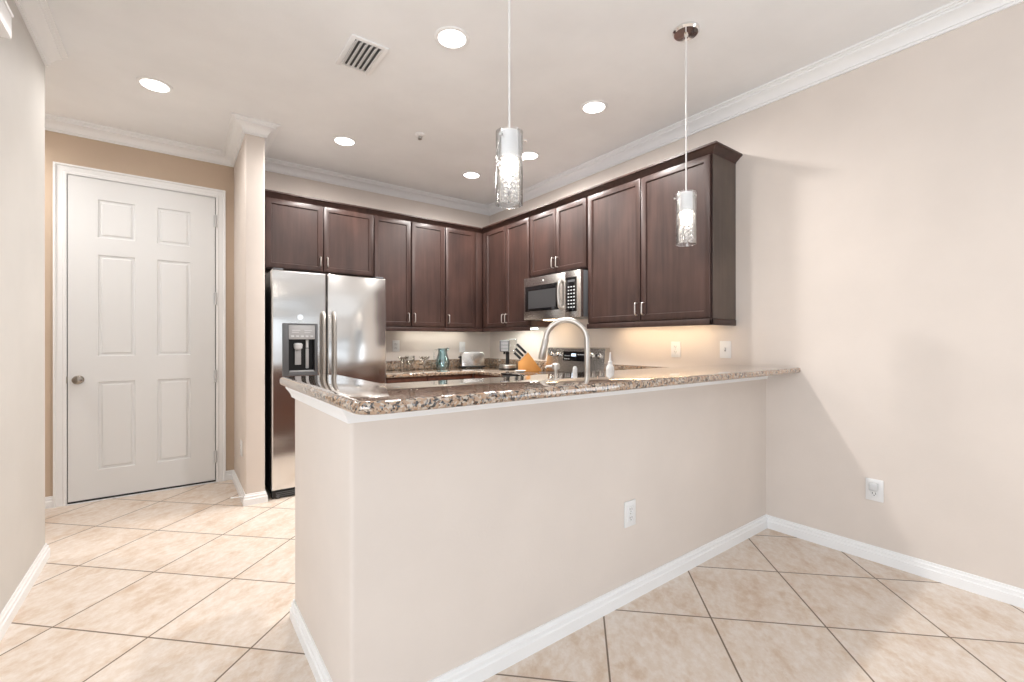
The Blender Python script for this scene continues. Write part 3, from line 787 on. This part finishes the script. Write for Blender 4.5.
def knife(local, length, w, label):
    M3 = Matrix.Translation(KB) @ Matrix.Rotation(KR, 4, 'Z')
    p = M3 @ Vector(local)
    t = thing('kitchen_knife', label, 'knife', p, KR, 'knives in the bamboo block')
    q = Vector((0, 0, 1)).rotation_difference(ang).to_matrix().to_4x4()
    MB().box(-.007, .007, -.007, .007, -.004, .006, .001, mat=q).build('bolster', 'nickel', t)
    MB().box(-w, w, -.010, .010, .0062, length, .004, 2, mat=q).build('handle', 'black', t)
    MB().cyl((0, 0, length * .5), .0035, .0008, 'Z', 10).build('rivet', 'nickel', t) if False else None
    MB().box(-w * .8, w * .8, -.0075, .0075, length - .004, length + .001, .001, mat=q).build('end_cap', 'nickel', t)
e0 = Vector((.012, 0, .190)); e1 = Vector((-.072, 0, .103))
rows = [(.16, (-.030, .0, .030), .135, 'in the top row of the bamboo block'), (.50, (-.032, .0, .032), .115, 'in the middle row of the bamboo block'), (.82, (-.036, -.012, .012, .036), .095, 'in the bottom row of the bamboo block')]
side = ['nearest the photographer', 'in the middle', 'farthest back']
for f, ys, ln, lab in rows:
    for k, y in enumerate(ys):
        pos = e0.lerp(e1, f) + Vector((0, y, 0)) + ang * .0045
        nm = ['nearest the viewer', 'second from the viewer', 'third from the viewer', 'fourth from the viewer'][k]
        knife(pos, ln, .0125, 'black-handled knife %s, %s' % (lab, nm))
t = thing('saucer', 'small white dish on the counter right of the knife block', 'dish', (2.70, 3.475, Z))
MB().lathe([(0, 0), (.030, 0), (.034, .004), (.055, .016), (.054, .018), (.032, .008), (0, .006)], (0, 0, 0), 26).build('dish', 'ceramic', t)

# ------------------------------------------------------------ outlets and switches
def plate_base(name, label, cat, loc, rz, group):
    t = thing(name, label, cat, loc, rz, group)
    MB().box(-.040, .040, -.007, -.0003, -.060, .060, .003, 3).build('cover_plate', 'plastic', t)
    return t
def receptacle(t, z):
    r = MB().box(-.017, .017, -.0095, -.0065, z - .015, z + .015, .004, 3).build('receptacle', 'plastic', t)
    m = MB().box(-.008, -.0055, -.0098, -.009, z - .002, z + .008); m.box(.0055, .008, -.0098, -.009, z - .003, z + .008); m.cyl((0, -.0098, z - .008), .0028, .0012, 'Y', 10)
    m.build('slots', 'slot', r)
def outlet(label, loc, rz=0):
    t = plate_base('wall_outlet', label, 'outlet', loc, rz, 'white wall outlets')
    receptacle(t, .020); receptacle(t, -.020)
    MB().cyl((0, -.0078, 0), .003, .001, 'Y', 10).build('screw', 'nickel', t)
    return t
outlet('white wall outlet low on the front of the half wall under the bar', (1.711, YH, .405))
o = outlet('white wall outlet with a small grey plug-in night light, low on the right wall', (XR, .795, .392), R(-90))
nl = MB().box(-.021, .021, -.034, -.0098, .000, .044, .007, 3).build('night_light', 'silver_print', o)
outlet('white wall outlet above the back counter beside the refrigerator', (1.887, YB, 1.168))
outlet('white wall outlet low on the hall side of the wing wall', (WX0, 4.075, .385), R(-90))
outlet('white wall outlet above the counter under the largest wall cabinet', (XR, 2.026, 1.152), R(-90))
sw = plate_base('light_switch', 'white rocker switch plate on the back wall behind the toaster', 'switch', (2.70, YB, 1.152), 0, 'white switches')
MB().box(-.017, .017, -.011, -.0065, -.033, .033, .003).build('rocker', 'plastic', sw)
sw = plate_base('light_switch', 'white toggle switch plate on the right wall just past the end cabinet', 'switch', (XR, 1.635, 1.156), R(-90), 'white switches')
MB().box(-.006, .006, -.009, -.0065, -.013, .013, .001).build('toggle_slot', 'grey_plastic', sw)
MB().box(-.004, .004, -.018, -.009, -.002, .009, .002).build('toggle', 'plastic', sw)
# white box at the top of the left wall
vb = thing('wall_shelf_box', 'white box-shaped valance high on the left wall at the top corner of the photo', 'valance', (XL, 2.44, 2.325))
MB().box(.0005, .100, -.60, 0, 0, .085, .006).build('valance_box', 'trim', vb)
MB().box(.0005, .104, -.60, .004, .0855, .098, .004).build('top_edge', 'trim', vb)
vb.name = 'valance'

# ------------------------------------------------------------ ceiling things
def can(x, y, label, power=None, color=None):
    t = thing('recessed_light', label, 'ceiling light', (x, y, ZC), 0, 'recessed ceiling lights')
    MB().lathe([(.072, -.0005), (.094, -.0005), (.094, -.004), (.086, -.008), (.074, -.006)], (0, 0, 0), 40, close=True).build('trim_ring', 'trim', t)
    MB().lathe([(0, -.003), (.0735, -.003), (.0735, -.0006), (0, -.0006)], (0, 0, 0), 40).build('lens', 'lens', t)
    d = bpy.data.lights.new('recessed_lamp', 'SPOT'); d.energy = power or CAN_POWER; d.color = color or CAN_COLOR
    d.spot_size = R(172); d.spot_blend = 0.7; d.shadow_soft_size = 0.074
    l = bpy.data.objects.new('lamp', d); COL.objects.link(l); l.parent = t; l.location = (0, 0, -.012)
can(-.099, 3.661, 'round recessed light in the hall ceiling in front of the white door', HALL_POWER, HALL_COLOR)
can(-1.30, 4.12, 'added unseen recessed light in the entry ceiling, brightening the hall', HALL_POWER * 2.4, HALL_COLOR)  # added lamp, hidden by the left wall, to brighten the hall
can(1.198, 2.139, 'largest-looking round recessed light, just left of the near pendant cord')
can(2.343, 2.175, 'round recessed light between the two pendant lamps')
can(1.109, 3.758, 'round recessed light in front of the cabinet above the refrigerator')
can(2.333, 3.779, 'round recessed light nearest the kitchen corner')
can(2.494, 3.082, 'round recessed light seen just right of the near pendant glass')
def vent():
    cx, cy = .857, 2.577
    t = thing('ceiling_vent', 'white louvred air vent in the ceiling', 'vent', (cx, cy, ZC))
    m = MB(); a, b_, w = .102, .156, .026
    m.box(-a, -a + w, -b_, b_, -.010, -.0004, .003); m.box(a - w, a, -b_, b_, -.010, -.0004, .003)
    m.box(-a + w, a - w, -b_, -b_ + w, -.010, -.0004, .003); m.box(-a + w, a - w, b_ - w, b_, -.010, -.0004, .003)
    m.build('frame', 'trim', t)
    MB().box(-a + .01, a - .01, -b_ + .01, b_ - .01, -.0014, -.0005).build('duct_opening', 'vent_dark', t)
    for k in range(6):
        x = -a + w + .007 + k * (2 * a - 2 * w - .014) / 5
        mt = Matrix.Translation((x, 0, -.011)) @ Matrix.Rotation(R(-38), 4, 'Y')
        MB().box(-.0138, .0138, -b_ + w, b_ - w, -.0009, .0009, 0, mat=mt).build('louvre', 'trim', t)
vent()
t = thing('fire_sprinkler', 'small white fire sprinkler head in the kitchen ceiling', 'sprinkler', (1.552, 3.285, ZC))
MB().lathe([(0, -.0004), (.040, -.0004), (.040, -.005), (.030, -.011), (0, -.011)], (0, 0, 0), 28).build('escutcheon', 'trim', t)
MB().lathe([(0, -.011), (.009, -.011), (.009, -.024), (.005, -.030), (0, -.030)], (0, 0, 0), 16).build('nozzle', 'nickel', t)
MB().lathe([(0, -.036), (.016, -.036), (.016, -.038), (0, -.038)], (0, 0, 0), 20).build('deflector', 'nickel', t)
m = MB().tube([(-.010, 0, -.012), (-.013, 0, -.026), (0, 0, -.0375)], .0018, 8); m.tube([(.010, 0, -.012), (.013, 0, -.026), (0, 0, -.0375)], .0018, 8); m.build('frame_arms', 'nickel', t)

def pendant(x, y, label, a0):
    t = thing('pendant_lamp', label, 'pendant lamp', (x, y, ZC), 0, 'pendant lamps over the bar')
    MB().lathe([(0, -.0004), (.068, -.0004), (.068, -.010), (.060, -.020), (.012, -.026), (.010, -.040), (0, -.040)], (0, 0, 0), 36).build('ceiling_canopy', 'chrome', t)
    MB().tube([(0, 0, -.039), (0, 0, -.45), (0, 0, -.860)], .0036, 10).build('cord', 'cord', t)
    MB().lathe([(0, -.858), (.041, -.858), (.0445, -.862), (.0445, -.955), (.0420, -.955), (.0420, -.866), (0, -.866)], (0, 0, 0), 36).build('metal_cup', 'frosted', t)
    MB().lathe([(.0510, -.856), (.0510, -1.120), (.0518, -1.124), (.0500, -1.127), (.0485, -1.124), (.0490, -1.120), (.0490, -.856)], (0, 0, 0), 40, close=True).build('glass_cylinder', 'glass_pendant', t)
    for k in range(3):
        w = a0 + k * 2 * PI / 3
        mt = Matrix.Rotation(w, 4, 'Z') @ Matrix.Translation((.043, 0, -.885)) @ Matrix.Rotation(PI / 2, 4, 'Y')
        MB().lathe([(0, 0), (.0025, 0), (.0025, .014), (.006, .014), (.006, .022), (0, .022)], (0, 0, 0), 12, mt).build('set_screw', 'chrome', t)
    MB().lathe([(0, -.915), (.012, -.918), (.013, -.940), (.016, -.958), (.018, -.985), (.016, -1.010), (.008, -1.020), (0, -1.022)], (0, 0, 0), 20).build('bulb', 'bulb', t)
    MB().lathe([(.043, -.953), (.043, -.959), (.034, -.959), (.034, -.953)], (0, 0, 0), 32, close=True).build('crystal_ring', 'chrome', t)
    for k in range(10):
        w = 2 * PI * k / 10
        m = MB()
        for j in range(7):
            q = bmesh.new(); bmesh.ops.create_icosphere(q, subdivisions=1, radius=.0108)
            q.transform(Matrix.Translation((.036 * math.cos(w), .036 * math.sin(w), -.972 - j * .0215)) @ Matrix.Rotation(w + j, 4, 'Z'))
            m._merge(q)
        m.build('crystal_strand', 'crystal', t, flat=True)
pendant(1.002, 1.355, 'nearer crystal pendant lamp over the bar, its cord leaving the top of the photo', R(-36))
pendant(2.154, 1.350, 'crystal pendant lamp hanging in front of the largest wall cabinet, with visible chrome canopy', R(140))

# ------------------------------------------------------------ under-cabinet lights
def bar_light(label, loc, rz, ln, mat):
    t = thing('under_cabinet_light', label, 'light', loc, rz, 'under-cabinet lights')
    MB().box(0, ln, -.02, .02, -.016, -.0003, .003).build('housing', 'plastic', t)
    MB().box(.01, ln - .01, -.016, .016, -.019, -.0162).build('diffuser', mat, t)
bar_light('slim white under-cabinet light left of the microwave', (2.915, 4.05, ZU0 - .004), R(-90), .575, 'strip_cool')
bar_light('slim warm under-cabinet light below the largest wall cabinet', (2.960, 2.55, ZU0 - .004), R(-90), .86, 'strip_warm')
bar_light('added slim under-cabinet light brightening the back wall left of the corner', (1.95, 4.48, ZU0 - .004), 0, .75, 'strip_added')  # added lamp with no known fixture; keeps the back wall from going dark
